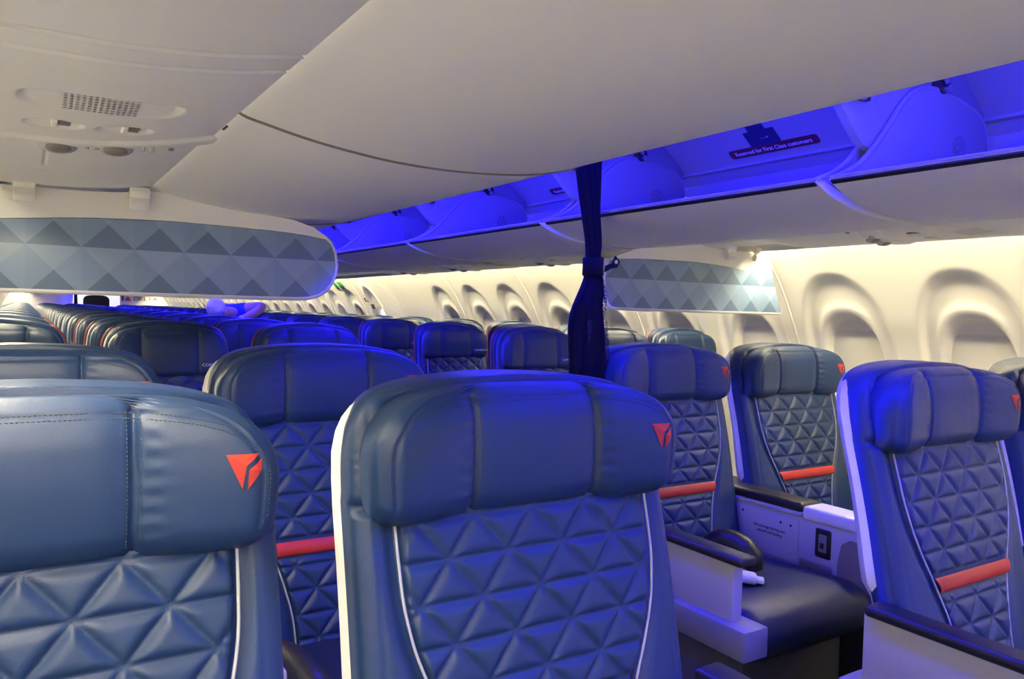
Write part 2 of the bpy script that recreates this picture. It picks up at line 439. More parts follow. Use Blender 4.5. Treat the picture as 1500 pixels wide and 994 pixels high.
XL, SEP, XR, Y1, PITCH, DR = -.004, .65, 1.853, .941, .938, .034
B_ = place_fc(XL, Y1, -1, 'grey-lit blue quilted seat at lower left, cut by the left picture edge')
A_ = place_fc(XL+SEP, Y1, 1, 'large blue quilted seat front and centre, with white shell edge on its left')
D_ = place_fc(XL, Y1+PITCH, -1, 'grey-lit quilted seat directly behind the lower left seat, only headrest top and red mark showing')
C_ = place_fc(XL+SEP, Y1+PITCH, 1, 'blue quilted seat with red band directly behind the front centre seat, beside its white shell')
G_ = place_fc(XR, Y1+DR, -1, 'blue quilted seat on the right with lavender shell side and long white armrest')
H_ = place_fc(XR+SEP, Y1+DR, 1, 'seat cut off by the right picture edge, only shell corner and headrest edge showing')
E_ = place_fc(XR, Y1+PITCH+DR, -1, 'blue seat right of the curtain with a black belt on its dark cushion')
F_ = place_fc(XR+SEP, Y1+PITCH+DR, 1, 'grey-blue window seat behind the centre console, red band and red mark, under the diamond divider')
# padded lap belt lying on seat E (child of that seat)
def smooth_path(P, k=6):
    a = np.array(P, float); i = np.arange(len(P)); cs = [curve(list(zip(i, a[:, j]))) for j in range(a.shape[1])]
    return [tuple(c(q) for c in cs) for q in np.linspace(0, len(P)-1, (len(P)-1)*k+1)]
def belt(seat, pts, kx):
    q = smooth_path(pts); V, F = tube([p[:3] for p in q], [p[3] for p in q], 24)
    b = mk('lap_belt', V, F, M['blackpad'], seat)
    if not kx: return
    bm = bmesh.new(); add_box(bm, -.03, .03, -.055, .055, -.012, .014, .010, 3); add_box(bm, -.020, .020, -.075, -.05, -.006, .006, .003)
    k = bm_mk('buckle', bm, M['shell'], b); k.location = (-.085, -.375, .497); k.rotation_euler = (.10, .05, .75)
    k['label'] = 'white buckle end'
belt(E_, [(-.020, -.17, .495, .020), (-.014, -.20, .530, .033), (-.004, -.255, .556, .038), (.008, -.305, .548, .039), (.018, -.338, .517, .036), (.022, -.354, .486, .020)], True)
belt(C_, [(-.222, -.24, .52, .022), (-.214, -.30, .535, .033), (-.200, -.38, .545, .036), (-.188, -.47, .535, .036), (-.182, -.54, .508, .022)], False)
# ------------------------------------------------------------------ consoles between the seats of a pair
def make_console():
    R = empty('center_console', (0, 0, 0))
    w = .05
    bm = bmesh.new(); add_box(bm, -w+.006, w-.006, -.60, .05, .40, .612, .006); bm_mk('console_body', bm, M['armwhite'], R)
    bm = bmesh.new(); add_box(bm, -w, w, -.315, .06, .612, .624, .003); bm_mk('rim', bm, M['armwhite'], R)
    V, F = [], []
    bm = add_box(bmesh.new(), -w+.002, w-.002, -.312, .06, .622, .655, .014, 4); bm_mk('armrest_pad', bm, M['blackpad'], R)
    bm = add_box(bmesh.new(), -w-.002, w+.002, -.62, -.316, .604, .650, .014, 4); bm_mk('tray_lid', bm, M['shell'], R)
    s = -w+.006
    bm = add_box(bmesh.new(), s-.004, s+.01, -.305, .02, .455, .598, .002); d = bm_mk('stowage_door', bm, M['armwhite'], R)
    bm = bmesh.new()
    for y, z in ((-.045, .583), (-.075, .580), (-.235, .575), (-.275, .573)): add_cyl(bm, (s-.0052, y, z), (s-.002, y, z), .0042, 10)
    bm_mk('fastener', bm, M['black'], d)
    for i, tx in enumerate(('No stowage during taxi,', 'takeoff and landing')):
        text_mesh('notice', tx, .0135, M['black'], d, (s-.0046, -.19, .545-.016*i), (math.pi/2, 0, -math.pi/2))
    bm = add_box(bmesh.new(), s-.004, s+.01, -.425, -.365, .497, .592, .008, 3); p = bm_mk('power_outlet', bm, M['black'], R)
    bm = add_box(bmesh.new(), s-.008, s, -.410, -.382, .518, .574, .003); bm_mk('socket', bm, M['grey'], p)
    bm = add_box(bmesh.new(), s-.0095, s-.006, -.403, -.389, .53, .548, .001); bm_mk('usb_port', bm, M['black'], p)
    bm = add_box(bmesh.new(), s-.003, s+.01, -.435, -.305, .448, .482, .010, 3); bm_mk('lower_recess', bm, M['taupe'], R)
    pr = [(y, z) for y, z in ((-.595, .41), (-.595, .555), (-.57, .575), (-.49, .580), (-.462, .560), (-.450, .50), (-.450, .41))]
    bm = bmesh.new(); vs = [bm.verts.new((s-.004, y, z)) for y, z in pr]; f = bm.faces.new(vs); r = bmesh.ops.extrude_face_region(bm, geom=[f])
    for v in r['geom']:
        if isinstance(v, bmesh.types.BMVert): v.co.x = s+.01
    bm_mk('front_recess', bm, M['taupe'], R)
    for ya, yb in ((-.60, -.50), (-.1, .05)):
        bm_mk('support_leg', add_box(bmesh.new(), -.035, .035, ya, yb, 0, .40, .006), M['dkgrey'], R)
    return R
PC = make_console()
for i, (x, y, lb) in enumerate(((XR+SEP/2, Y1+PITCH+DR, 'white console with black pad and power outlet between the two right-hand seats beside the curtain'),
                                (XL+SEP/2, Y1+PITCH, 'console with black rounded pad between the lower left seat and front centre seat'))):
    o = PC if i == 0 else dup(PC); o.location = (x, y, 0); tag(o, lb, 'console', 'centre consoles')
# ------------------------------------------------------------------ economy seats
ey = curve([(-1., -.12), (-.8, -.085), (-.6, -.05), (-.4, -.015), (-.26, .012), (-.06, .05), (0, .06)])
e_hw = curve([(-.9, .215), (-.4, .208), (-.2, .203), (-.15, .198), (-.12, .190), (-.10, .178), (-.085, .160), (-.075, .135), (-.068, .10), (-.063, .055), (-.061, .03)])
eh_hw = curve([(-.262, .140), (-.257, .166), (-.248, .180), (-.235, .188), (-.2, .191), (-.165, .190), (-.14, .186), (-.118, .176), (-.10, .158), (-.09, .135), (-.083, .10), (-.078, .06), (-.076, .03)])
eh_f = curve([(-.262, .03), (-.25, .008), (-.23, -.004), (-.18, -.006), (-.12, .002), (-.095, .014), (-.082, .026), (-.076, .036)])
ES = .090
def eh_ex(u, v, w):
    a = abs(u); y = 0
    if a > .08: y -= .016*min(1, (a-.08)/.09)**1.4
    y += .007*math.exp(-((a-ES)/.004)**2)+.003*math.exp(-((a-ES)/.015)**2)
    d = min(w-a, -.076-v); 
    if v > -.24: y += .0018*math.exp(-((d-.022)/.003)**2)
    return y
def eh_y(u, v, n=5.):
    w = eh_hw(v); a = eh_f(v); b = .075; D = (b-a)/2; s = min(abs(u)/w, .9999); e = 1-(1-s**n)**(1/n)
    return a+e*D+eh_ex(u, v, w)*(1-e)
def equilt(u, v):
    W = .075; a = u/W; k = (-.26-v)/.062; p = (a+k); q = (a-k); c = .062*W/math.hypot(W, .062)
    d = min(abs(p-round(p)), abs(q-round(q)))*c; q = min(1, d/.018); return .0085*(1-(1-q)**2.4)
def make_eco(plus, detail, side):
    R = empty('economy_seat', (0, 0, 0)); n = 1 if detail else .45
    N = lambda k: max(9, int(k*n) | 1)
    vs = list(np.linspace(-.85, -.2, N(16)))+[-.17, -.15, -.13, -.115, -.10, -.09, -.08, -.073, -.067, -.063, -.061]
    V, F = pillow(vs, lambda v: e_hw(v)+.004, lambda v: ey(v)+.045, lambda v: ey(v)+.105, 5., slist(N(35)), slist(N(21))[::-1])
    mk('back_shell', V, F, M['leather_eco'], R)
    V, F = pillow(vs, e_hw, lambda v: ey(v)+.004, lambda v: ey(v)+.06, 4.5, slist(N(45)), slist(N(15))[::-1], lambda u, v, w: -.010*sst(.15, .18, abs(u))*(v < -.26))
    mk('backrest', V, F, M['leather_eco'], R)
    if detail:
        us = np.linspace(-.165, .165, 71); vv = np.linspace(-.62, -.24, 90)
        V, F = grid(lambda u, v: (u, ey(v)-.001+.008*(1-sst(0, .01, .165-abs(u)))-equilt(u, v)*sst(0, .01, .165-abs(u)), v+H), us, vv)
        mk('quilted_panel', V, F, M['leather_eco'], R)
        for sg in (-1, 1):
            V, F = tube([(sg*.166, ey(v)-.003, v+H) for v in np.linspace(-.62, -.25, 24)], .0025, 6); mk('piping', V, F, M['piping'], R)
    vs = [-.262, -.258, -.253, -.247]+list(np.linspace(-.24, -.13, N(22)))+list(np.linspace(-.125, -.085, N(12)))+[-.081, -.078, -.076]
    V, F = pillow(vs, eh_hw, eh_f, lambda v: .075, 5., slist(N(101)), slist(N(15))[::-1], eh_ex)
    hd = mk('headrest', V, F, M['leather_eco'], R)
    if plus:
        for sg in (-1, 1):      # burgundy edge strip along the shell
            path = [(sg*(e_hw(v)+.003), ey(v)+.066, v+H) for v in list(np.linspace(-.33, -.13, 14))+[-.115, -.10, -.09, -.08]]
            V, F = tube(path, [.003]+[.0052]*(len(path)-2)+[.002], 8); t = mk('side_trim', V, F, M['redtrim'], R); t['label'] = 'burgundy edge strip'
        # the word on the lower corner of the headrest
        t = text_mesh('headrest_label', 'COMFORT+', .0145, M['white_txt'], hd, (.142, eh_y(.142, -.213)-.0035, -.210+H), (math.pi/2, 0, .12), xs=1.15)
        t['label'] = 'white COMFORT+ lettering'
    # cushion, armrests and legs
    bm = bmesh.new(); add_box(bm, -.215, .215, -.52, .02, .33, .455, .045, 4); bm_mk('seat_cushion', bm, M['seat_leather'], R)
    sg = side
    bm = bmesh.new(); add_box(bm, sg*.228-.016, sg*.228+.016, -.40, .06, .60, .635, .012, 3); add_box(bm, sg*.228-.009, sg*.228+.009, -.02, .05, .42, .61, .004)
    bm_mk('armrest', bm, M['blackpad'], R)
    for sg in (-1, 1):
        bm = bmesh.new(); add_box(bm, sg*.15-.02, sg*.15+.02, -.42, -.37, 0, .34, .004); add_box(bm, sg*.15-.02, sg*.15+.02, -.05, 0, 0, .34, .004)
        bm_mk('leg', bm, M['dkgrey'], R)
    return R
ORD = 'first second third fourth fifth sixth seventh eighth ninth tenth eleventh twelfth thirteenth fourteenth fifteenth sixteenth seventeenth eighteenth nineteenth twentieth twenty-first twenty-second'.split()
COLS = [('left wall', -.085), ('left middle', .42), ('left aisle', .915), ('right aisle', 1.945), ('right middle', 2.40), ('right wall', 2.855)]
PE = {}
SKIP = set()
EY0, EP, NROW = 2.84, .80, 22
def eco_label(k, cn):
    side, col = cn.split()
    c = {'wall': 'window', 'middle': 'middle', 'aisle': 'aisle'}[col]
    look = 'burgundy-trimmed navy seat' if k < 3 else 'navy economy seat'
    return f'{look}, {c} seat {side} of the aisle, {ORD[k]} row behind dividers'
for k in range(NROW):
    for cn, x in COLS:
        if (k, cn) in SKIP: continue
        key = (k < 3, k < 4, 1 if cn.startswith('left') else -1)
        if key not in PE: PE[key] = make_eco(*key); o = PE[key]
        else: o = dup(PE[key])
        o.location = (x, EY0+EP*k, 0)
        tag(o, eco_label(k, cn), 'seat', 'navy seats behind the diamond dividers')
# ------------------------------------------------------------------ cabin shell
XC = 1.31
def mirror(x): return 2*XC-x
Y0C, Y1C = -2.2, 21.0
wprof = curve([(-1.25, 2.93), (-1.0, 3.06), (-.7, 3.125), (-.45, 3.13), (-.25, 3.10), (-.1, 3.05), (.0, 3.00), (.1, 2.945), (.2, 2.875), (.28, 2.80), (.30, 2.775), (.33, 2.74)])
floor = box('floor', -1.0, 3.6, Y0C-.5, 24, -.06, 0, M['carpet'], None, 0); struct(floor)
WC = (-.265, -.005)
def recess(dy, v, D=.05):
    """sculpted arch around each window: returns depth outward"""
    q = ((abs(dy)/.222)**2.3+(abs(v+.17)/.375)**2.3)**(1/2.3)
    qi = ((abs(dy)/.135)**2.5+(abs(v+.20)/.225)**2.5)**(1/2.5)
    d = .026*sst(1.0, .85, q)
    d -= .008*math.exp(-((qi-1.12)/.10)**2)
    d += .046*sst(1.03, .90, qi)
    return d
def wall_panel(name, wins, sgn):
    ys = np.linspace(0, 1.06, 140); vs = np.concatenate([np.linspace(-1.25, -.62, 10), np.linspace(-.58, .24, 110), np.linspace(.25, .33, 6)])
    def fn(y, v):
        x = wprof(v); d = 0
        for w in wins: d = d+recess(y-w, v)
        x += d; return (x if sgn > 0 else mirror(x), y, v+H)
    V, F = grid(fn, ys, vs, flip=(sgn > 0)); return mk(name, V, F, M['wall'])
wr = None; wl = None; wexit = None
def shade_pane(sgn):
    ring = [(.145*math.copysign(abs(math.cos(t))**.8, math.cos(t)), -.20+.235*math.copysign(abs(math.sin(t))**.8, math.sin(t))) for t in np.linspace(0, 2*math.pi, 65)[:-1]]
    bm = bmesh.new()
    X = lambda v: wprof(-.20)+.055+(v+.20)*-.30
    vs = [bm.verts.new((X(v) if sgn > 0 else mirror(X(v)), y, v+H)) for y, v in ring]; f = bm.faces.new(vs)
    r = bmesh.ops.extrude_face_region(bm, geom=[f])
    for v in r['geom']:
        if isinstance(v, bmesh.types.BMVert): v.co.x += .006*sgn
    return bm
nwin = 0; pane = {}
for sgn in (1, -1):
    first = None; one = None
    for i in range(-2, 20):
        y = .225+1.06*i
        if y > Y1C: break
        if sgn > 0 and i == 6: continue
        nm = 'wall_right' if sgn > 0 else 'wall_left'
        wins = (.265, .795)
        if sgn > 0 and i == 5:
            o = wall_panel(nm, (.265,), 1); wins = (.265,)
        elif first is None: first = o = wall_panel(nm, wins, sgn)
        else: o = first.copy(); COL.objects.link(o)
        o.location = (0, y, 0); struct(o)
        for w in wins:
            if sgn > 0 and (y+w < 1.0 or y+w > 15): continue
            if sgn < 0 and (y+w < -1.7 or y+w > 2.2): continue
            nwin += 1
            if sgn not in pane: pane[sgn] = p = bm_mk('window_%d' % nwin, shade_pane(sgn), M['shade'] if sgn > 0 else M['window_light'])  # left panes are out of view and glow as added fill
            else: p = pane[sgn].copy(); COL.objects.link(p); p.name = f'window_{nwin}'
            p.location = (0, y+w, 0); struct(p)
# joint strips between the sidewall panels
V = []; F = []; vs = np.linspace(-1.2, .27, 40)
for v in vs:
    x = wprof(v); V += [(x+.002, -.007, v+H), (x-.006, -.005, v+H), (x-.006, .005, v+H), (x+.002, .007, v+H)]
for j in range(len(vs)-1):
    for i in range(3): F.append((j*4+i, j*4+4+i, j*4+5+i, j*4+1+i))
js_ = struct(mk('trim_4', V, F, M['shade'], sharp=30)); js_.location = (0, 1.285, 0)
for k in range(1, 13):
    if k in (5,): continue
    c = js_.copy(); COL.objects.link(c); c.location = (0, 1.285+1.06*k, 0)
# overwing exit panel
def exit_panel():
    ys = np.linspace(0, 1.06, 150); vs = np.concatenate([np.linspace(-1.25, -.62, 10), np.linspace(-.58, .24, 110), np.linspace(.25, .33, 6)])
    def fn(y, v):
        x = wprof(v); q = ((abs(y-.75)/.20)**2.2+(abs(v+.30)/.52)**2.2)**(1/2.2)
        d = -.012*math.exp(-((q-1)/.07)**2)+.02*sst(.98, .8, q)
        qi = ((abs(y-.70)/.125)**2.6+(abs(v+.20)/.21)**2.6)**(1/2.6); d += .03*sst(1.04, .94, qi)
        for e in (.14, .25, .36): d += .010*math.exp(-((y-e)/.02)**2)
        for e in (0, 1.06): d += .006*math.exp(-((y-e)/.0035)**2)
        return (x+d, y, v+H)
    V, F = grid(fn, ys, vs, flip=True); return mk('door_1', V, F, M['wall'])
ep = struct(exit_panel()); ep.location = (0, .225+1.06*6, 0)
ring = [(.118*math.copysign(abs(math.cos(t))**.8, math.cos(t)), -.20+.20*math.copysign(abs(math.sin(t))**.8, math.sin(t))) for t in np.linspace(0, 2*math.pi, 49)[:-1]]
bm = bmesh.new(); f = bm.faces.new([bm.verts.new((wprof(v)+.046, y, v+H)) for y, v in ring]); r = bmesh.ops.extrude_face_region(bm, geom=[f])
for v in r['geom']:
    if isinstance(v, bmesh.types.BMVert): v.co.x += .005
p = bm_mk('window_exit', bm, M['daylight']); p.name = 'window_%d' % (nwin+1); p.location = (0, .225+1.06*6+.70, 0); struct(p)
def wallplate(name, y, v, wy, hv, mat, label, cat):
    vs = [v-hv/2, v+hv/2]; V = []
    o = bm_mk(name, add_box(bmesh.new(), -.004, .004, -wy/2, wy/2, -hv/2, hv/2, .002), mat)
    sl = math.atan2(wprof(v-hv/2)-wprof(v+hv/2), hv); o.location = (wprof(v)-.004, y, v+H); o.rotation_euler = (0, -sl, 0)
    if label: tag(o, label, cat)
    return o
s_ = wallplate('exit_sign', 8.02, .235, .26, .10, M['green'], 'green overwing exit sign high on the right wall', 'sign')
t = bm_mk('divider_line', add_box(bmesh.new(), -.0055, -.003, -.010, .010, -.049, .049, 0), M['white_txt'], s_)
for i, (y, v) in enumerate(((7.50, .085), (7.40, .02))):
    wallplate('exit_placard', y, v, .075, .05, M['dkmark'], ('dark placard above the bright exit window, upper of the two', 'dark placard just above the bright exit window, lower of the two')[i], 'placard')
# upper fuselage liner behind the bins, ceiling, PSU rails
def psu_z(x):      # x measured on the left side
    return .284+(.030*((x-.05)/.27)**2 if x > .05 else 0)
def long_strip(name, prof, mat, y0=Y0C, y1=23.0, both=True, seg=2):
    res = []
    for sgn in ((-1, 1) if both else (-1,)):
        xs = [(x if sgn < 0 else mirror(x), z) for x, z in prof]; ys = np.linspace(y0, y1, seg)
        V = [(x, y, z+H) for y in ys for x, z in xs]; n = len(xs)
        F = [(j*n+i, j*n+i+1, (j+1)*n+i+1, (j+1)*n+i) for j in range(len(ys)-1) for i in range(n-1)]
        res.append(struct(mk(name, V, F, mat)))
    return res
long_strip('trim_1', [(-.075, .345), (-.062, .287)]+[(x, psu_z(x)+.030) for x in np.linspace(-.062, .33, 16)]+[(.34, .40)], M['psu'], y0=Y0C, y1=Y1C)
long_strip('trim_2', [(-.14, .40), (-.10, .75), (.30, .95), (.72, 1.02)], M['ceil'], y1=Y1C)
# ceiling dome with mood light cove
cp = [(.72, 1.02), (.80, .99), (.86, .985), (.90, 1.02)]+[(XC+(.42)*math.sin(a), 1.06+.06*math.cos(a)) for a in np.linspace(-1.4, 1.4, 21)]+[(1.72, 1.02), (1.76, .985), (1.82, .99), (1.90, 1.02)]
V = [(x, y, z+H) for y in (Y0C, 23.0) for x, z in cp]; n = len(cp)
struct(mk('ceiling', V, [(i, i+1, n+i+1, n+i) for i in range(n-1)], M['ceil']))
for sgn in (-1, 1):
    x0, x1 = (1.070, 1.092) if sgn < 0 else (1.528, 1.550)
    o = box('mood_light_strip', x0, x1, Y0C, Y1C, H+.790, H+.835, M['blue'], None, .003)
    tag(o, 'blue mood light strip along the ceiling cove, %s of the aisle' % ('left' if sgn < 0 else 'right'), 'light', 'ceiling mood light strips')
    struct(box('trim_5', *((.975, 1.0705) if sgn < 0 else (1.5495, 1.645)), Y0C, Y1C, H+.795, H+.83, M['ceil'], None, .003))
    xs = sorted(((-.130, -.085) if sgn < 0 else (mirror(-.130), mirror(-.085))))
    for q, (a, b) in enumerate(((Y0C, 1.55), (2.55, Y1C)) if sgn < 0 else ((Y0C, Y1C),)):
        o = box('sidewall_light_strip', xs[0], xs[1], a, b, H+.325, H+.345, M['strip_near'] if sgn < 0 and q == 0 else M['strip'], None, .003)
        tag(o, 'glowing warm white light strip along the top of the %s window wall' % ('left' if sgn < 0 else 'right'), 'light', 'sidewall light strips')
    if sgn < 0: o['label'] = 'warm white light strip on the left window wall aft of the printed divider'
# ------------------------------------------------------------------ passenger service units
def make_psu(full):
    R = empty('passenger_service_unit', (0, 0, 0))
    ya, yb = (.70, 2.285) if full else (1.10, 2.02)
    xs = np.linspace(-.060, .312, 138); ys = np.linspace(ya, yb, int((yb-ya)/.0055))
    def pill(x, y, cx, cy, ax, ay, n): return ((abs(x-cx)/ax)**n+(abs(y-cy)/ay)**n)**(1/n)
    def bandline(x): return 1.655-.9*max(0, x-.05)**2-.12*max(0, x-.02)
    def fn(x, y):
        z = psu_z(x)
        yc = 1.296+.06*(x-.1); z += .0125*sst(1.0, .86, pill(x, y, .098, yc, .112, .056, 3.5))*(1-min(max((y-yc+.056)/.112, 0), 1))
        for cx in (.040, .142): z += .013*sst(1., .75, pill(x, y, cx, 1.468, .046, .036, 2.2))*(1-min(max((y-1.432)/.072, 0), 1))
        b = bandline(x)-.055
        z += -.006*sst(b-.020, b+.006, y)+.010*sst(b+.052, b+.066, y)
        for e in (.970, 1.045, 1.985, 2.10):
            ee = e-.06*max(0, x-.1); z += .0035*math.exp(-((y-ee)/.003)**2)-.0015*math.exp(-((y-ee-.007)/.003)**2)
        # oxygen mask door outline
        if x > .030 and 1.66 < y < 1.945: z += .003*math.exp(-((x-.034)/.0028)**2)
        return (x, y, z+H)
    V, F = grid(fn, xs, ys, flip=True); hs = mk('housing', V, F, M['psu'], R)
    Vb = [(-.030, ya, psu_z(-.03)+H), (.312, ya, psu_z(.312)+H), (.312, yb, psu_z(.312)+H), (-.03, yb, psu_z(-.03)+H)]
    # speaker grille
    bm = bmesh.new()
    for i in range(13):
        for j in range(8):
            x = .048+i*.0079; y = 1.262+j*.0108+.06*(x-.1); dz = .0125*(1-(y-1.296-.06*(x-.1)+.056)/.112)-.0012
            m = Matrix.Translation((x, y, psu_z(x)+dz+H)) @ Matrix.Scale(1.25, 4, (0, 1, 0)) @ Matrix.Rotation(math.pi, 4, 'X')
            bmesh.ops.create_circle(bm, cap_ends=True, segments=8, radius=.0027, matrix=m)
    bm_mk('speaker_grille', bm, M['taupe'], R, smooth=False)
    # reading lights: slot fins in the scoops, lens discs on the band
    for cx in (.040, .142):
        bm = bmesh.new(); add_box(bm, cx-.004, cx+.004, 1.445, 1.492, psu_z(cx)-.001+H, psu_z(cx)+.010+H, .002); o = bm_mk('air_nozzle', bm, M['psu'], R)
        bm = bmesh.new(); add_box(bm, cx+.006, cx+.022, 1.447, 1.485, psu_z(cx)+.003+H, psu_z(cx)+.008+H, .001); bm_mk('vane', bm, M['taupe'], o)
    for cx in (.050, .140):
        y = bandline(cx)-.022; z = psu_z(cx)-.004
        bm = bmesh.new(); bmesh.ops.create_uvsphere(bm, u_segments=28, v_segments=14, radius=1.0, matrix=Matrix.Translation((cx, y, z+H)) @ Matrix.Rotation(-.35, 4, 'X') @ Matrix.Diagonal((.031, .026, .011, 1)))
        o = bm_mk('reading_light', bm, M['armwhite'], R)
        bm = bmesh.new(); bmesh.ops.create_uvsphere(bm, u_segments=28, v_segments=14, radius=1.0, matrix=Matrix.Translation((cx, y-.004, z-.004+H)) @ Matrix.Rotation(-.35, 4, 'X') @ Matrix.Diagonal((.022, .017, .0085, 1)))
        bm_mk('lens', bm, M['taupe'], o)
        bm = bmesh.new(); y2 = bandline(cx+.05)-.03
        for q in (0, 1): add_cyl(bm, (cx+.045+.014*q, y2, psu_z(cx)-.008+H), (cx+.045+.014*q, y2, psu_z(cx)+H), .003+.002*q, 12)
        bm_mk('button', bm, M['armwhite'], R)
    bm = bmesh.new(); add_box(bm, .292, .310, 1.40, 1.44, psu_z(.30)-.004+H, psu_z(.30)+.004+H, .002); o = bm_mk('call_light', bm, M['navy_sticker'], R)
    bm = bmesh.new(); add_box(bm, .235, .245, 1.642, 1.652, psu_z(.24)-.002+H, psu_z(.24)+.008+H, .001); bm_mk('door_catch', bm, M['grey'], R)
    return R
PSU = make_psu(True); tag(PSU, 'overhead service panel with speaker grille and reading lights above the lower left seat', 'overhead panel', 'passenger service units')
PS2 = make_psu(False)
for i, (dy, lb) in enumerate(((0, 'small overhead service panel above the right window, nearest the right picture edge'), (2.05, 'overhead service panel over the windows just left of the curtain'),
                              (3.10, 'overhead service panel over the right windows, second to the left of the curtain'), (3.92, 'overhead service panel over the right windows, third to the left of the curtain'))):
    o = PS2 if i == 0 else dup(PS2)
    o.location = (mirror(0), dy, 0); o.scale = (-1, 1, 1); tag(o, lb, 'overhead panel', 'passenger service units')
# ------------------------------------------------------------------ overhead bins (drawn for the right side, mirrored for the left)
OUT = [(1.602, .329), (1.614, .323), (1.635, .312), (1.669, .298), (1.724, .283), (1.78, .273), (1.838, .267), (1.90, .263), (1.97, .261), (2.05, .263), (2.13, .270), (2.21, .281), (2.28, .295), (2.325, .306), (2.345, .325), (2.352, .36), (2.352, .52)]
INN = [(2.335, .52), (2.335, .365), (2.325, .34), (2.28, .316), (2.13, .292), (1.97, .283), (1.838, .289), (1.735, .305), (1.68, .320), (1.650, .331), (1.632, .338), (1.618, .340), (1.606, .336)]
HUMP = [(1.606, .334), (1.66, .354), (1.717, .386), (1.77, .434), (1.823, .492), (1.863, .540), (1.905, .577), (1.94, .596), (1.98, .606), (2.02, .610), (2.06, .609), (2.10, .605), (2.145, .598), (2.20, .588), (2.234, .576), (2.26, .556), (2.275, .53), (2.285, .50)]
def smooth_poly(p, k=4):
    t = np.linspace(0, len(p)-1, (len(p)-1)*k+1); a = np.array(p); i = np.arange(len(p))
    fx = curve(list(zip(i, a[:, 0]))); fz = curve(list(zip(i, a[:, 1])))
    return [(fx(q), fz(q)) for q in t]
def extr(outline, y0, y1, mat, name, parent, bev=0, sharp=40, closed=True):
    bm = prism([(x, z+H) for x, z in outline], y0, y1)
    if bev: bevel_sharp(bm, bev, 2, 50)
    return bm_mk(name, bm, mat, parent, sharp=sharp)
BL = 1.18; GAP = .018
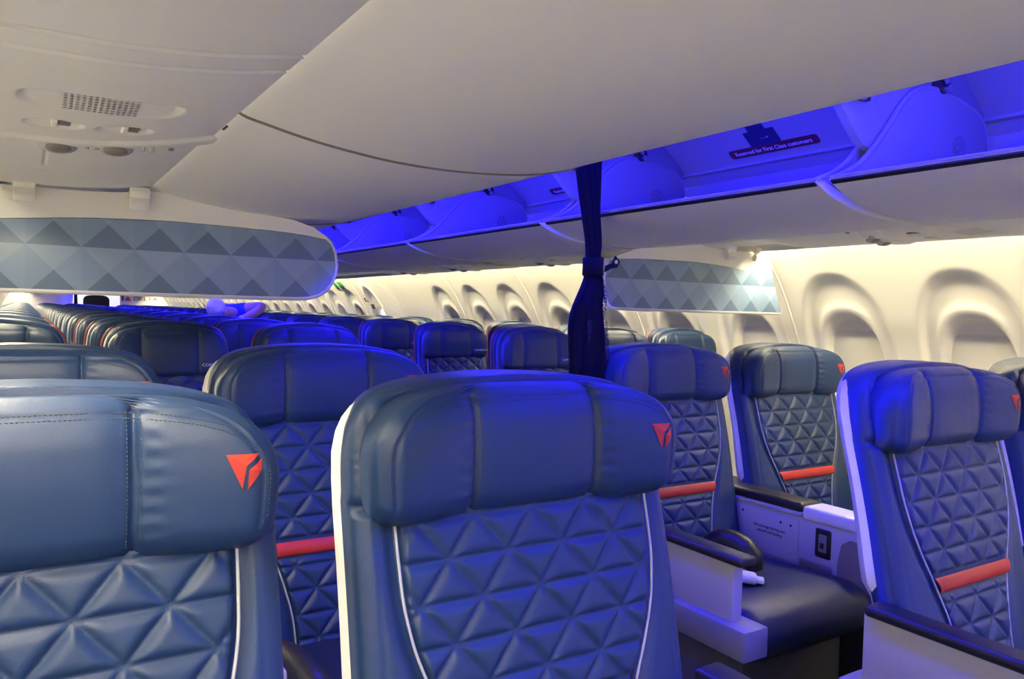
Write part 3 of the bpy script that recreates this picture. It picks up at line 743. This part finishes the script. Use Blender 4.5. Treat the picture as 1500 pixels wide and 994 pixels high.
def make_bin(sticker, gap=GAP):
    R = empty('overhead_bin', (0, 0, 0)); y0, y1 = gap, BL-gap
    extr(smooth_poly(OUT)+smooth_poly(INN), y0, y1, M['beige'], 'bucket', R)
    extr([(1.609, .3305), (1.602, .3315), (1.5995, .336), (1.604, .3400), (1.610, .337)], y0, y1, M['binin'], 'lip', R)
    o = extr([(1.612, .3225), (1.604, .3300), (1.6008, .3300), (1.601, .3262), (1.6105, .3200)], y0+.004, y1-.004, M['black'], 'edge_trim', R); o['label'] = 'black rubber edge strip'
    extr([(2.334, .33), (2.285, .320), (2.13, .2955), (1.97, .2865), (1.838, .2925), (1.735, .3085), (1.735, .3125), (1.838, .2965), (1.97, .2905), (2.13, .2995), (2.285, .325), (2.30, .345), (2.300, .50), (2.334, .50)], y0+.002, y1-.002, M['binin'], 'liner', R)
    hp = smooth_poly(HUMP, 3); under = [(2.30, .325), (2.13, .296), (1.97, .287), (1.838, .293), (1.735, .309), (1.66, .328)]
    for a, b in ((y0, y0+.011), (y1-.011, y1)):
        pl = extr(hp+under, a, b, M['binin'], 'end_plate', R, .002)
        # rounded rim on the plate's edge
        V, F = tube([(x, (a+b)/2, z+H) for x, z in hp], .0075, 8); mk('rim', V, F, M['binin'], pl)
        yy = a-.002 if a > .5 else b+.002
        bm = bmesh.new(); add_cyl(bm, (2.13, yy-.002, .475+H), (2.13, yy+.002, .475+H), .030, 28); d = bm_mk('pivot_cover', bm, M['grey'], pl)
        bm = bmesh.new()
        for q in range(4):
            w = q*math.pi/2+.4; add_cyl(bm, (2.13+.016*math.cos(w), yy-.004, .475+H+.016*math.sin(w)), (2.13+.016*math.cos(w), yy+.004, .475+H+.016*math.sin(w)), .0025, 8)
        bm_mk('screw', bm, M['metal'], d)
    # fixed upper housing: ledge and sloping roof
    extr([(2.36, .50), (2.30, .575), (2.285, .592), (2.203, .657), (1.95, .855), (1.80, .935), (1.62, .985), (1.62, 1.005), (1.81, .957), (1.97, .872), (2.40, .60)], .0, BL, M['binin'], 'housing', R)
    extr([(2.352, .50), (2.352, .575), (2.296, .583), (2.290, .570), (2.330, .560), (2.335, .50)], .0, BL, M['binin'], 'rear_ledge', R)
    # partition frame at the aft end
    extr([(1.735, .430), (1.685, .474), (1.628, .533), (1.575, .62), (1.55, .72), (1.58, .86), (1.62, .985), (1.80, .935), (1.95, .855), (2.285, .592), (2.285, .50), (2.0, .38)], BL-.013, BL+.013, M['binin'], 'partition', R, .003)
    bm = bmesh.new(); add_box(bm, 1.66, 1.735, BL-.030, BL-.012, .532+H, .556+H, .004); l = bm_mk('latch', bm, M['black'], R)
    bm = bmesh.new(); add_box(bm, 1.69, 1.705, BL-.040, BL-.028, .529+H, .544+H, .002); bm_mk('latch_hook', bm, M['metal'], l)
    bm = bmesh.new(); add_cyl(bm, (2.045, BL-.034, .628+H), (2.045, BL-.012, .628+H), .026, 20); dm = bm_mk('damper', bm, M['black'], R)
    bm = bmesh.new(); add_cyl(bm, (2.052, BL-.044, .615+H), (2.052, BL-.030, .615+H), .010, 12); add_cyl(bm, (2.045, BL-.040, .628+H), (1.99, BL-.040, .70+H), .007, 10); bm_mk('damper_rod', bm, M['metal'], dm)
    if not sticker:
        V, F = tube([(x, BL, z+.0005+H) for x, z in smooth_poly(OUT[:-2])], .0034, 8); mk('seam_dark_line', V, F, M['taupe'], R)  # thin dark strip added along the seam so it reads as a dark line
    if sticker:
        # stickers lie on the sloping roof; local frame: p along Y, q up the slope
        A = Vector((2.285, 0, .592+H)); d = Vector((2.203-2.285, 0, .657-.592)).normalized(); nn = Vector((-d.z, 0, d.x))
        if nn.z > 0: nn = -nn
        def slab(name, y0, y1, q0, q1, mat, h, parent, rnd=.006):
            bm = bmesh.new(); add_box(bm, y0, y1, q0, q1, 0, h, 0)
            if rnd: 
                es = [e for e in bm.edges if abs(e.verts[0].co.z-e.verts[1].co.z) > 1e-6]; bmesh.ops.bevel(bm, geom=es, offset=rnd, segments=3, affect='EDGES')
            for v in bm.verts:
                p = A+d*v.co.y+nn*(v.co.z+.0008); v.co = Vector((p.x, v.co.x, p.z))
            return bm_mk(name, bm, mat, parent, smooth=False)
        st = slab('reserved_sticker', .505, .892, .012, .052, M['maroon'], .0012, R)
        rot = Matrix((( 0, d.x, -nn.x*-1), (-1, 0, 0), (0, d.z, nn.z))).to_4x4()
        X = Vector((0, -1, 0)); Yv = d; Z = X.cross(Yv)
        mat3 = Matrix((X, Yv, Z)).transposed()
        t = text_mesh('sticker_text', 'Reserved for First Class customers', .0255, M['white_txt'], st, A+d*.031+nn*.0028+Vector((0, .699, 0)), mat3.to_euler(), ext=.0003, xs=.92)
        sq = slab('tag_sticker', .645, .778, .052, .118, M['navy_sticker'], .0010, R, .002); slab('tag_tab', .678, .752, .115, .160, M['navy_sticker'], .0010, sq, .002)
        t = text_mesh('tag_print', '- - <', .018, M['white_txt'], sq, A+d*.082+nn*.0026+Vector((0, .70, 0)), mat3.to_euler(), ext=.0003)
    return R
PB = make_bin(True)
blab = ['open blue-lit overhead bin at the right picture edge, with the tall hump end plate', 'open blue-lit bin with the clearly readable reserved sticker, right of the curtain', 'open blue-lit bin just left of the curtain with a small sticker',
        'open blue-lit bin second to the left of the curtain', 'open bin end beside the tip of the left diamond divider']
for i in range(5):
    o = PB if i == 0 else dup(PB); o.location = (0, BL*i, 0); tag(o, blab[i], 'overhead bin', 'open overhead bins on the right')
PBL = make_bin(False, .006)
for i, (y, lb) in enumerate(((1.30-BL, 'open overhead bin whose pale underside fills the top of the picture'), (1.30, 'open overhead bin whose pale underside ends at the left diamond divider'))):
    o = PBL if i == 0 else dup(PBL); o.scale = (-1, 1, 1); o.location = (mirror(0), y, 0); tag(o, lb, 'overhead bin', 'open overhead bins on the left')
# plain bin soffit beyond and before the modelled bins
SOFF = [(2.352, .36), (2.325, .306), (2.21, .281), (1.97, .261), (1.838, .267), (1.724, .283), (1.669, .298), (1.602, .329), (1.58, .5), (1.60, .75), (1.66, .96)]
for sgn, ya, yb in ((1, 5.92, Y1C), (1, Y0C, -.02), (-1, 2.50, Y1C), (-1, Y0C, .10)):
    xs = [(x if sgn > 0 else mirror(x), z+H) for x, z in smooth_poly(SOFF, 3)]; n = len(xs)
    V = [(x, y, z) for y in (ya, yb) for x, z in xs]; k = len(V)
    F = [(i, i+1, n+i+1, n+i) for i in range(n-1)]; F += [tuple(range(n)), tuple(range(n, 2*n))]
    struct(mk('trim_3', V, F, M['beige'], sharp=40))
# ------------------------------------------------------------------ class dividers
def divider(x_in, x_out, left, label):
    R = empty('class_divider', (0, 0, 0)); Y = 2.30
    f = (lambda x: x) if left else (lambda x: mirror(x))
    # printed lower panel, drawn as the left one: x from wall to aisle end
    top = curve([(-.30, .165), (-.05, .198), (.15, .216), (.34, .223), (.55, .220), (.70, .213), (.775, .203)])
    if left: end = [(.775, .203), (.790, .190), (.800, .165), (.806, .126), (.803, .100), (.793, .074), (.775, .050), (.750, .034), (.720, .026), (.69, .024)]; wallx, botx = -.12, -.30
    else: end = [(.745, .205), (.757, .175), (.764, .14), (.762, .10), (.752, .058), (.744, .040), (.730, .029), (.71, .025)]; wallx, botx = -.185, -.250
    poly = [(x, top(x)) for x in np.linspace(wallx, end[0][0], 24)]+end[1:]+[(x, .023) for x in np.linspace(.6, botx, 10)]
    bm = prism([(f(x), z+H) for x, z in poly], Y, Y+.018); bevel_sharp(bm, .002, 2, 60)
    pr = bm_mk('printed_panel', bm, M['print'], R); pr['label'] = 'blue grey triangle printed panel'
    pth = [(f(x), Y+.009, z+H) for x, z in poly[:1]+poly[1:]]
    edge = poly[23:]+[poly[0]]
    V, F = tube([(f(x), Y+.009, z+.003+H) for x, z in edge[:-1]], [.0095]*(len(edge)-1), 8); mk('edge_rim', V, F, M['shell'], R)
    # upper plain panel following the bin underside
    if left: up = [(-.10, .283), (.0, .283), (.10, .284), (.20, .288), (.29, .300), (.33, .300), (.42, .289), (.516, .272), (.613, .262), (.673, .256), (.735, .238), (.775, .214), (.782, .204)]
    else: up = [(-.165, .262), (-.08, .281), (.0, .283), (.10, .284), (.20, .288), (.29, .300), (.36, .292), (.45, .280), (.55, .268), (.62, .255), (.70, .228), (.745, .206)]
    low = [(x, top(x)+.001) for x in np.linspace(up[-1][0], up[0][0] if left else -.185, 30)]
    bm = prism([(f(x), z+H) for x, z in up+low[1:]], Y+.001, Y+.017); bm_mk('upper_panel', bm, M['psu'], R)
    for cx in ((-.002, .257) if left else (.115, -.055)):
        prof = [(-.016, .303), (-.004, .303), (.006, .290), (-.004, .276), (.006, .262), (.004, .246), (-.012, .243), (-.018, .258), (-.010, .276), (-.018, .290)]
        bm = bmesh.new(); vs = [bm.verts.new((f(cx)-.024, Y-.016+y*1.2, z+H)) for y, z in prof]; ff = bm.faces.new(vs); r = bmesh.ops.extrude_face_region(bm, geom=[ff])
        for v in r['geom']:
            if isinstance(v, bmesh.types.BMVert): v.co.x += .048
        bevel_sharp(bm, .002, 2, 30); bm_mk('clip', bm, M['psu'], R)
    return tag(R, label, 'divider', 'diamond printed class dividers')
dl = divider(0, 0, True, 'wide blue grey triangle printed divider hanging at left below the service panel')
dr = divider(0, 0, False, 'smaller pale triangle printed divider hanging right of the curtain in front of the windows')
# ------------------------------------------------------------------ curtain
def make_curtain():
    R = empty('aisle_curtain', (0, 0, 0), 'dark navy curtain tied at its waist, hanging at the right side of the aisle', 'curtain')
    cx = curve([(-1.0, 1.540), (-.4, 1.540), (-.175, 1.540), (-.07, 1.533), (-.015, 1.53), (.03, 1.535), (.08, 1.549), (.13, 1.554), (.18, 1.550), (.21, 1.551), (.325, 1.536), (.41, 1.526), (.49, 1.519), (.80, 1.515)])
    hw = curve([(-1.0, .070), (-.4, .068), (-.175, .068), (-.07, .069), (-.015, .064), (.03, .054), (.08, .043), (.12, .031), (.16, .026), (.19, .024), (.21, .026), (.325, .033), (.41, .042), (.49, .049), (.80, .055)])
    V = []; F = []; n = 72; zs = np.linspace(-1.0, .80, 120)
    for z in zs:
        w = hw(z); c = cx(z)
        for k in range(n):
            a = 2*math.pi*k/n; fold = 1+.22*math.cos(7*a+.9*math.sin(z*4))*(.35+.65*sst(.024, .06, w))+.06*math.sin(13*a+z*9)
            V.append((c+w*math.cos(a), 1.985+.030*math.sin(a)*fold*(w/.05)**.5-.004*math.cos(9*a+z*3), z+H))
    for j in range(len(zs)-1):
        for k in range(n): F.append((j*n+k, j*n+(k+1) % n, (j+1)*n+(k+1) % n, (j+1)*n+k))
    F.append(tuple(range(n))[::-1]); F.append(tuple((len(zs)-1)*n+k for k in range(n)))
    mk('cloth', V, F, M['curtain'], R)
    # flap fold on the left of the skirt
    V, F = grid(lambda s, t: (1.470-.010*math.sin(t*3)+.030*s+.012*(1-t)*(s), 1.955-.012*math.sin(math.pi*s)+.006*t, H+.045-.23*t-.03*s*(1-t)), np.linspace(0, 1, 10), np.linspace(0, 1, 16))
    mk('side_fold', V, F, M['curtain'], R)
    # net strips
    V, F = grid(lambda s, t: (cx(.13-.43*t)+hw(.13-.43*t)*.86+.022*s*sst(0, .2, t), 1.972-.004*math.sin(6*t+s*3), H+.13-.43*t), np.linspace(0, 1, 5), np.linspace(0, 1, 30)); o = mk('net_edge', V, F, M['net'], R); o['label'] = 'see-through net edge'
    V, F = grid(lambda s, t: (1.497+.022*s*(1-t)+.010*t, 1.938, H-.018-.085*t), np.linspace(0, 1, 5), np.linspace(0, 1, 12)); mk('net_slit', V, F, M['net'], R)
    # tie band with snap flap
    V = []; F = []; n = 40
    for j, (z, e) in enumerate(((.122, .002), (.126, .006), (.15, .005), (.178, .006), (.182, .002))):
        for k in range(n):
            a = 2*math.pi*k/n; V.append((1.551+(.028+e)*math.cos(a), 1.985+(.030+e)*math.sin(a), z+H))
    for j in range(4):
        for k in range(n): F.append((j*n+k, j*n+(k+1) % n, (j+1)*n+(k+1) % n, (j+1)*n+k))
    tb = mk('tie_band', V, F, M['curtain'], R)
    bm = prism([(1.572, .135+H), (1.574, .155+H), (1.600, .165+H), (1.615, .190+H), (1.634, .172+H), (1.622, .152+H), (1.60, .148+H)], 1.950, 1.954); fl = bm_mk('tie_flap', bm, M['curtain'], tb)
    bm = bmesh.new(); add_cyl(bm, (1.615, 1.9505, .170+H), (1.615, 1.946, .170+H), .0065, 16); bm_mk('snap', bm, M['metal'], fl)
    return R
make_curtain()
o = box('front_light_block', -.6, 3.2, Y0C-.05, Y0C, 1.36, 2.6, M['wall'], None, 0); struct(o)  # unseen blocker, open below, added to keep front light out of the bins
# ------------------------------------------------------------------ aft end of the cabin
o = box('wall_aft', -.55, .96, Y1C, Y1C+.06, 0, 2.6, M['wall'], None, 0); struct(o)
o = box('wall_aft', 1.955, 3.2, Y1C, Y1C+.06, 0, 2.6, M['wall'], None, 0); struct(o)
o = box('wall_galley', .2, 2.8, 23.2, 23.26, 0, 2.6, M['ceil'], None, 0); struct(o)
o = box('wall_galley', .2, .26, Y1C+.06, 23.2, 0, 2.6, M['ceil'], None, 0); struct(o)
o = box('wall_galley', 2.74, 2.8, Y1C+.06, 23.2, 0, 2.6, M['ceil'], None, 0); struct(o)
gl = box('galley_light', .95, 1.67, 21.5, 22.9, H+.97, H+1.13, M['galley'], None, .004); tag(gl, 'bright galley ceiling light beyond the aft doorway', 'light')
# logo on the right bulkhead
lg = empty('bulkhead_logo', (2.05, Y1C-.004, H+.085), 'red triangle and grey airline lettering on the right aft bulkhead', 'sign')
bm = bmesh.new()
for tri in (((0, -.05), (.075, .055), (.075, -.02)), ((.08, -.018), (.08, .055), (.155, -.05)), ((.0, -.055), (.155, -.055), (.078, -.028))):
    f = bm.faces.new([bm.verts.new((x, 0, z)) for x, z in tri]); r = bmesh.ops.extrude_face_region(bm, geom=[f])
    for v in r['geom']:
        if isinstance(v, bmesh.types.BMVert): v.co.y = -.006
bm_mk('triangle_emblem', bm, M['logo_l'], lg)
text_mesh('lettering', 'DELTA', .135, M['dkgrey'], lg, (.47, -.005, .0), (math.pi/2, 0, 0), ext=.003, xs=1.35)
# crew jump seat at the end of the aisle
js = empty('crew_jump_seat', (1.55, 22.4, 0), 'black high-backed crew seat standing in the bright aft doorway', 'seat')
V, F = pillow(list(np.linspace(-.75, .02, 14))+[.06, .09, .115, .135, .148, .155, .158], curve([(-.8, .27), (0, .30), (.06, .295), (.10, .275), (.13, .24), (.15, .18), (.158, .08)]), lambda v: 0, lambda v: .12, 5., slist(31), slist(15)[::-1], lambda u, v, w: .012*math.exp(-((v+.08)/.008)**2))
mk('backrest', V, F, M['soft_black'], js)
bm = bmesh.new(); add_box(bm, -.24, .24, -.38, .02, .40, .50, .03, 3); bm_mk('seat_cushion', bm, M['soft_black'], js)
bm = bmesh.new(); add_box(bm, -.22, .22, -.30, .10, 0, .40, .01); bm_mk('seat_base', bm, M['dkgrey'], js)
# doorway curtain at its left jamb
V, F = grid(lambda s, t: (.985+.07*s+.05*s*max(0, t-.35)*(.5+s), Y1C+.10+.018*math.sin(s*14), H+.75-1.9*t), np.linspace(0, 1, 24), np.linspace(0, 1, 20))
o = mk('galley_curtain', V, F, M['curtain']); sm = o.modifiers.new('thick', 'SOLIDIFY'); sm.thickness = .006; tag(o, 'narrow dark curtain at the left side of the bright aft doorway', 'curtain')
o = box('placard', 1.99, 2.035, Y1C-.006, Y1C+.002, H+.03, H+.15, M['dkgrey'], None, .001); tag(o, 'small upright grey placard beside the aft doorway, left of the bulkhead logo', 'sign')
# ------------------------------------------------------------------ the person leaning between the rows
def skin_mesh(name, verts, edges, radii, mat, parent=None, lv=2, root=0):
    me = bpy.data.meshes.new(name); me.from_pydata(verts, edges, []); o = bpy.data.objects.new(name, me); COL.objects.link(o)
    sk = o.modifiers.new('s', 'SKIN'); sk.use_smooth_shade = True
    for i, r in enumerate(radii):
        d = me.skin_vertices[0].data[i]; d.radius = r if isinstance(r, tuple) else (r, r); d.use_root = (i == root)
    su = o.modifiers.new('u', 'SUBSURF'); su.levels = lv; su.render_levels = lv
    dg = bpy.context.evaluated_depsgraph_get(); m2 = bpy.data.meshes.new_from_object(o.evaluated_get(dg)); bpy.data.objects.remove(o)
    m2.name = name; m2.materials.clear(); m2.materials.append(mat); m2.polygons.foreach_set('use_smooth', [True]*len(m2.polygons))
    o = bpy.data.objects.new(name, m2); COL.objects.link(o)
    if parent: o.parent = parent
    return o
def make_person():
    P = [(1.47, 7.52, .90), (1.50, 7.42, 1.02), (1.55, 7.30, 1.13), (1.575, 7.20, 1.185),          # 0 pelvis 1 waist 2 chest 3 upper chest
         (1.500, 7.12, 1.185), (1.455, 7.07, 1.190),                                               # 4 neck base 5 neck
         (1.66, 7.14, 1.205), (1.735, 7.08, 1.235), (1.795, 6.99, 1.243), (1.70, 6.985, 1.175), (1.60, 6.98, 1.125), (1.575, 6.975, 1.11),   # 6 shoulder.. 8 elbow .. 11 wrist
         (1.45, 7.20, 1.13), (1.36, 7.14, 1.00), (1.30, 7.06, .86), (1.33, 6.98, .80),             # 12 far shoulder 13 arm 14 elbow 15 forearm
         (1.38, 7.55, .86), (1.37, 7.50, .48), (1.37, 7.56, .09), (1.37, 7.46, .045),              # left leg
         (1.56, 7.55, .86), (1.57, 7.52, .48), (1.57, 7.58, .09), (1.57, 7.48, .045)]
    Ed = [(0, 1), (1, 2), (2, 3), (3, 4), (4, 5), (3, 6), (6, 7), (7, 8), (8, 9), (9, 10), (10, 11), (3, 12), (12, 13), (13, 14), (14, 15), (0, 16), (16, 17), (17, 18), (18, 19), (0, 20), (20, 21), (21, 22), (22, 23)]
    Rd = [.125, .125, .125, .088, .052, .050, .062, .050, .043, .040, .032, .028, .06, .05, .042, .034, .085, .06, .042, .038, .085, .06, .042, .038]
    # head vertices: nape, skull, face
    hb = len(P); P += [(1.43, 7.035, 1.205), (1.395, 7.00, 1.213), (1.375, 6.965, 1.185)]; Ed += [(5, hb), (hb, hb+1), (hb+1, hb+2)]; Rd += [.066, .082, .062]
    body = skin_mesh('person', P, Ed, Rd, M['skin'])
    tag(body, 'white-haired person in a blue short-sleeved shirt bending over the seats in the aisle', 'person')
    # hand with fingers on the seat top
    HV = [(1.575, 6.975, 1.11), (1.545, 6.97, 1.10)]; HE = [(0, 1)]; HR = [.026, .030]
    for i in range(4):
        k = len(HV); y = 6.945+.018*i; HV += [(1.515, y, 1.10), (1.488-.004*(i in (1, 2)), y, 1.092), (1.468-.006*(i in (1, 2)), y, 1.078)]; HE += [(1, k), (k, k+1), (k+1, k+2)]; HR += [.010, .0088, .0075]
    k = len(HV); HV += [(1.545, 6.94, 1.085), (1.522, 6.925, 1.072)]; HE += [(1, k), (k, k+1)]; HR += [.011, .009]
    skin_mesh('hand', HV, HE, HR, M['skin'], body, 2)
    # hair cap
    bm = bmesh.new(); bmesh.ops.create_uvsphere(bm, u_segments=40, v_segments=24, radius=1.0)
    for v in bm.verts:
        k = 1+.035*math.sin(v.co.x*13+v.co.z*9)*math.sin(v.co.y*11); v.co = Vector((v.co.x*.078*k, v.co.y*.090*k, v.co.z*.084*k))
    bmesh.ops.translate(bm, verts=bm.verts, vec=(1.392, 7.005, 1.218))
    hr = bm_mk('hair', bm, M['hair'], body, sharp=180)
    for sx, sy, sz in ((1.462, 6.935, 1.185),):
        bm = bmesh.new(); bmesh.ops.create_uvsphere(bm, u_segments=16, v_segments=10, radius=1., matrix=Matrix.Translation((sx, sy, sz)) @ Matrix.Diagonal((.020, .014, .030, 1))); bm_mk('ear', bm, M['skin'], body, sharp=180)
    # shirt over torso and upper arms
    SV = [(1.485, 7.47, .93), (1.50, 7.42, 1.02), (1.55, 7.30, 1.128), (1.575, 7.20, 1.180), (1.530, 7.150, 1.183), (1.66, 7.14, 1.203), (1.70, 7.11, 1.222), (1.45, 7.20, 1.13), (1.37, 7.15, 1.02)]
    SE = [(0, 1), (1, 2), (2, 3), (3, 4), (3, 5), (5, 6), (3, 7), (7, 8)]
    skin_mesh('shirt', SV, SE, [.14, .14, .145, .112, .080, .078, .070, .075, .066], M['shirt'], body)
    TV = [(1.47, 7.52, .90), (1.38, 7.55, .84), (1.37, 7.50, .48), (1.37, 7.56, .12), (1.56, 7.55, .84), (1.57, 7.52, .48), (1.57, 7.58, .12)]
    skin_mesh('trousers', TV, [(0, 1), (1, 2), (2, 3), (0, 4), (4, 5), (5, 6)], [.13, .10, .075, .06, .10, .075, .06], M['trousers'], body)
    V, F = tube([(1.612, 6.98, 1.131), (1.590, 6.977, 1.118)], .036, 16); mk('wristband', V, F, M['shell'], body)
make_person()
# ------------------------------------------------------------------ world, camera, view
w = bpy.data.worlds.new('World'); SC.world = w; w.use_nodes = True
w.node_tree.nodes['Background'].inputs[0].default_value = (1., .93, .70, 1); w.node_tree.nodes['Background'].inputs[1].default_value = .6
yaw, pit, rol = math.radians(32.1855), math.radians(2.0306), math.radians(1.4644)
fw = Vector((math.sin(yaw)*math.cos(pit), math.cos(yaw)*math.cos(pit), -math.sin(pit)))
r = Vector((math.cos(yaw), -math.sin(yaw), 0)); u = r.cross(fw)
r2 = math.cos(rol)*r+math.sin(rol)*u; u2 = -math.sin(rol)*r+math.cos(rol)*u
cd = bpy.data.cameras.new('camera'); cam = bpy.data.objects.new('camera', cd); COL.objects.link(cam)
cd.sensor_width = 36; cd.sensor_fit = 'HORIZONTAL'; cd.lens = 1135.27/1500*36; cd.clip_start = .02; cd.clip_end = 200
mw = Matrix((r2, u2, -fw)).transposed().to_4x4(); mw.translation = Vector((0, 0, H)); cam.matrix_world = mw
SC.camera = cam
SC.view_settings.view_transform = 'Standard'; SC.view_settings.look = 'None'; SC.view_settings.gamma = 1; SC.view_settings.use_curve_mapping = False
SC.view_settings.exposure = 0.45
SC.cycles.use_denoising = True; SC.cycles.max_bounces = 10; SC.cycles.diffuse_bounces = 6
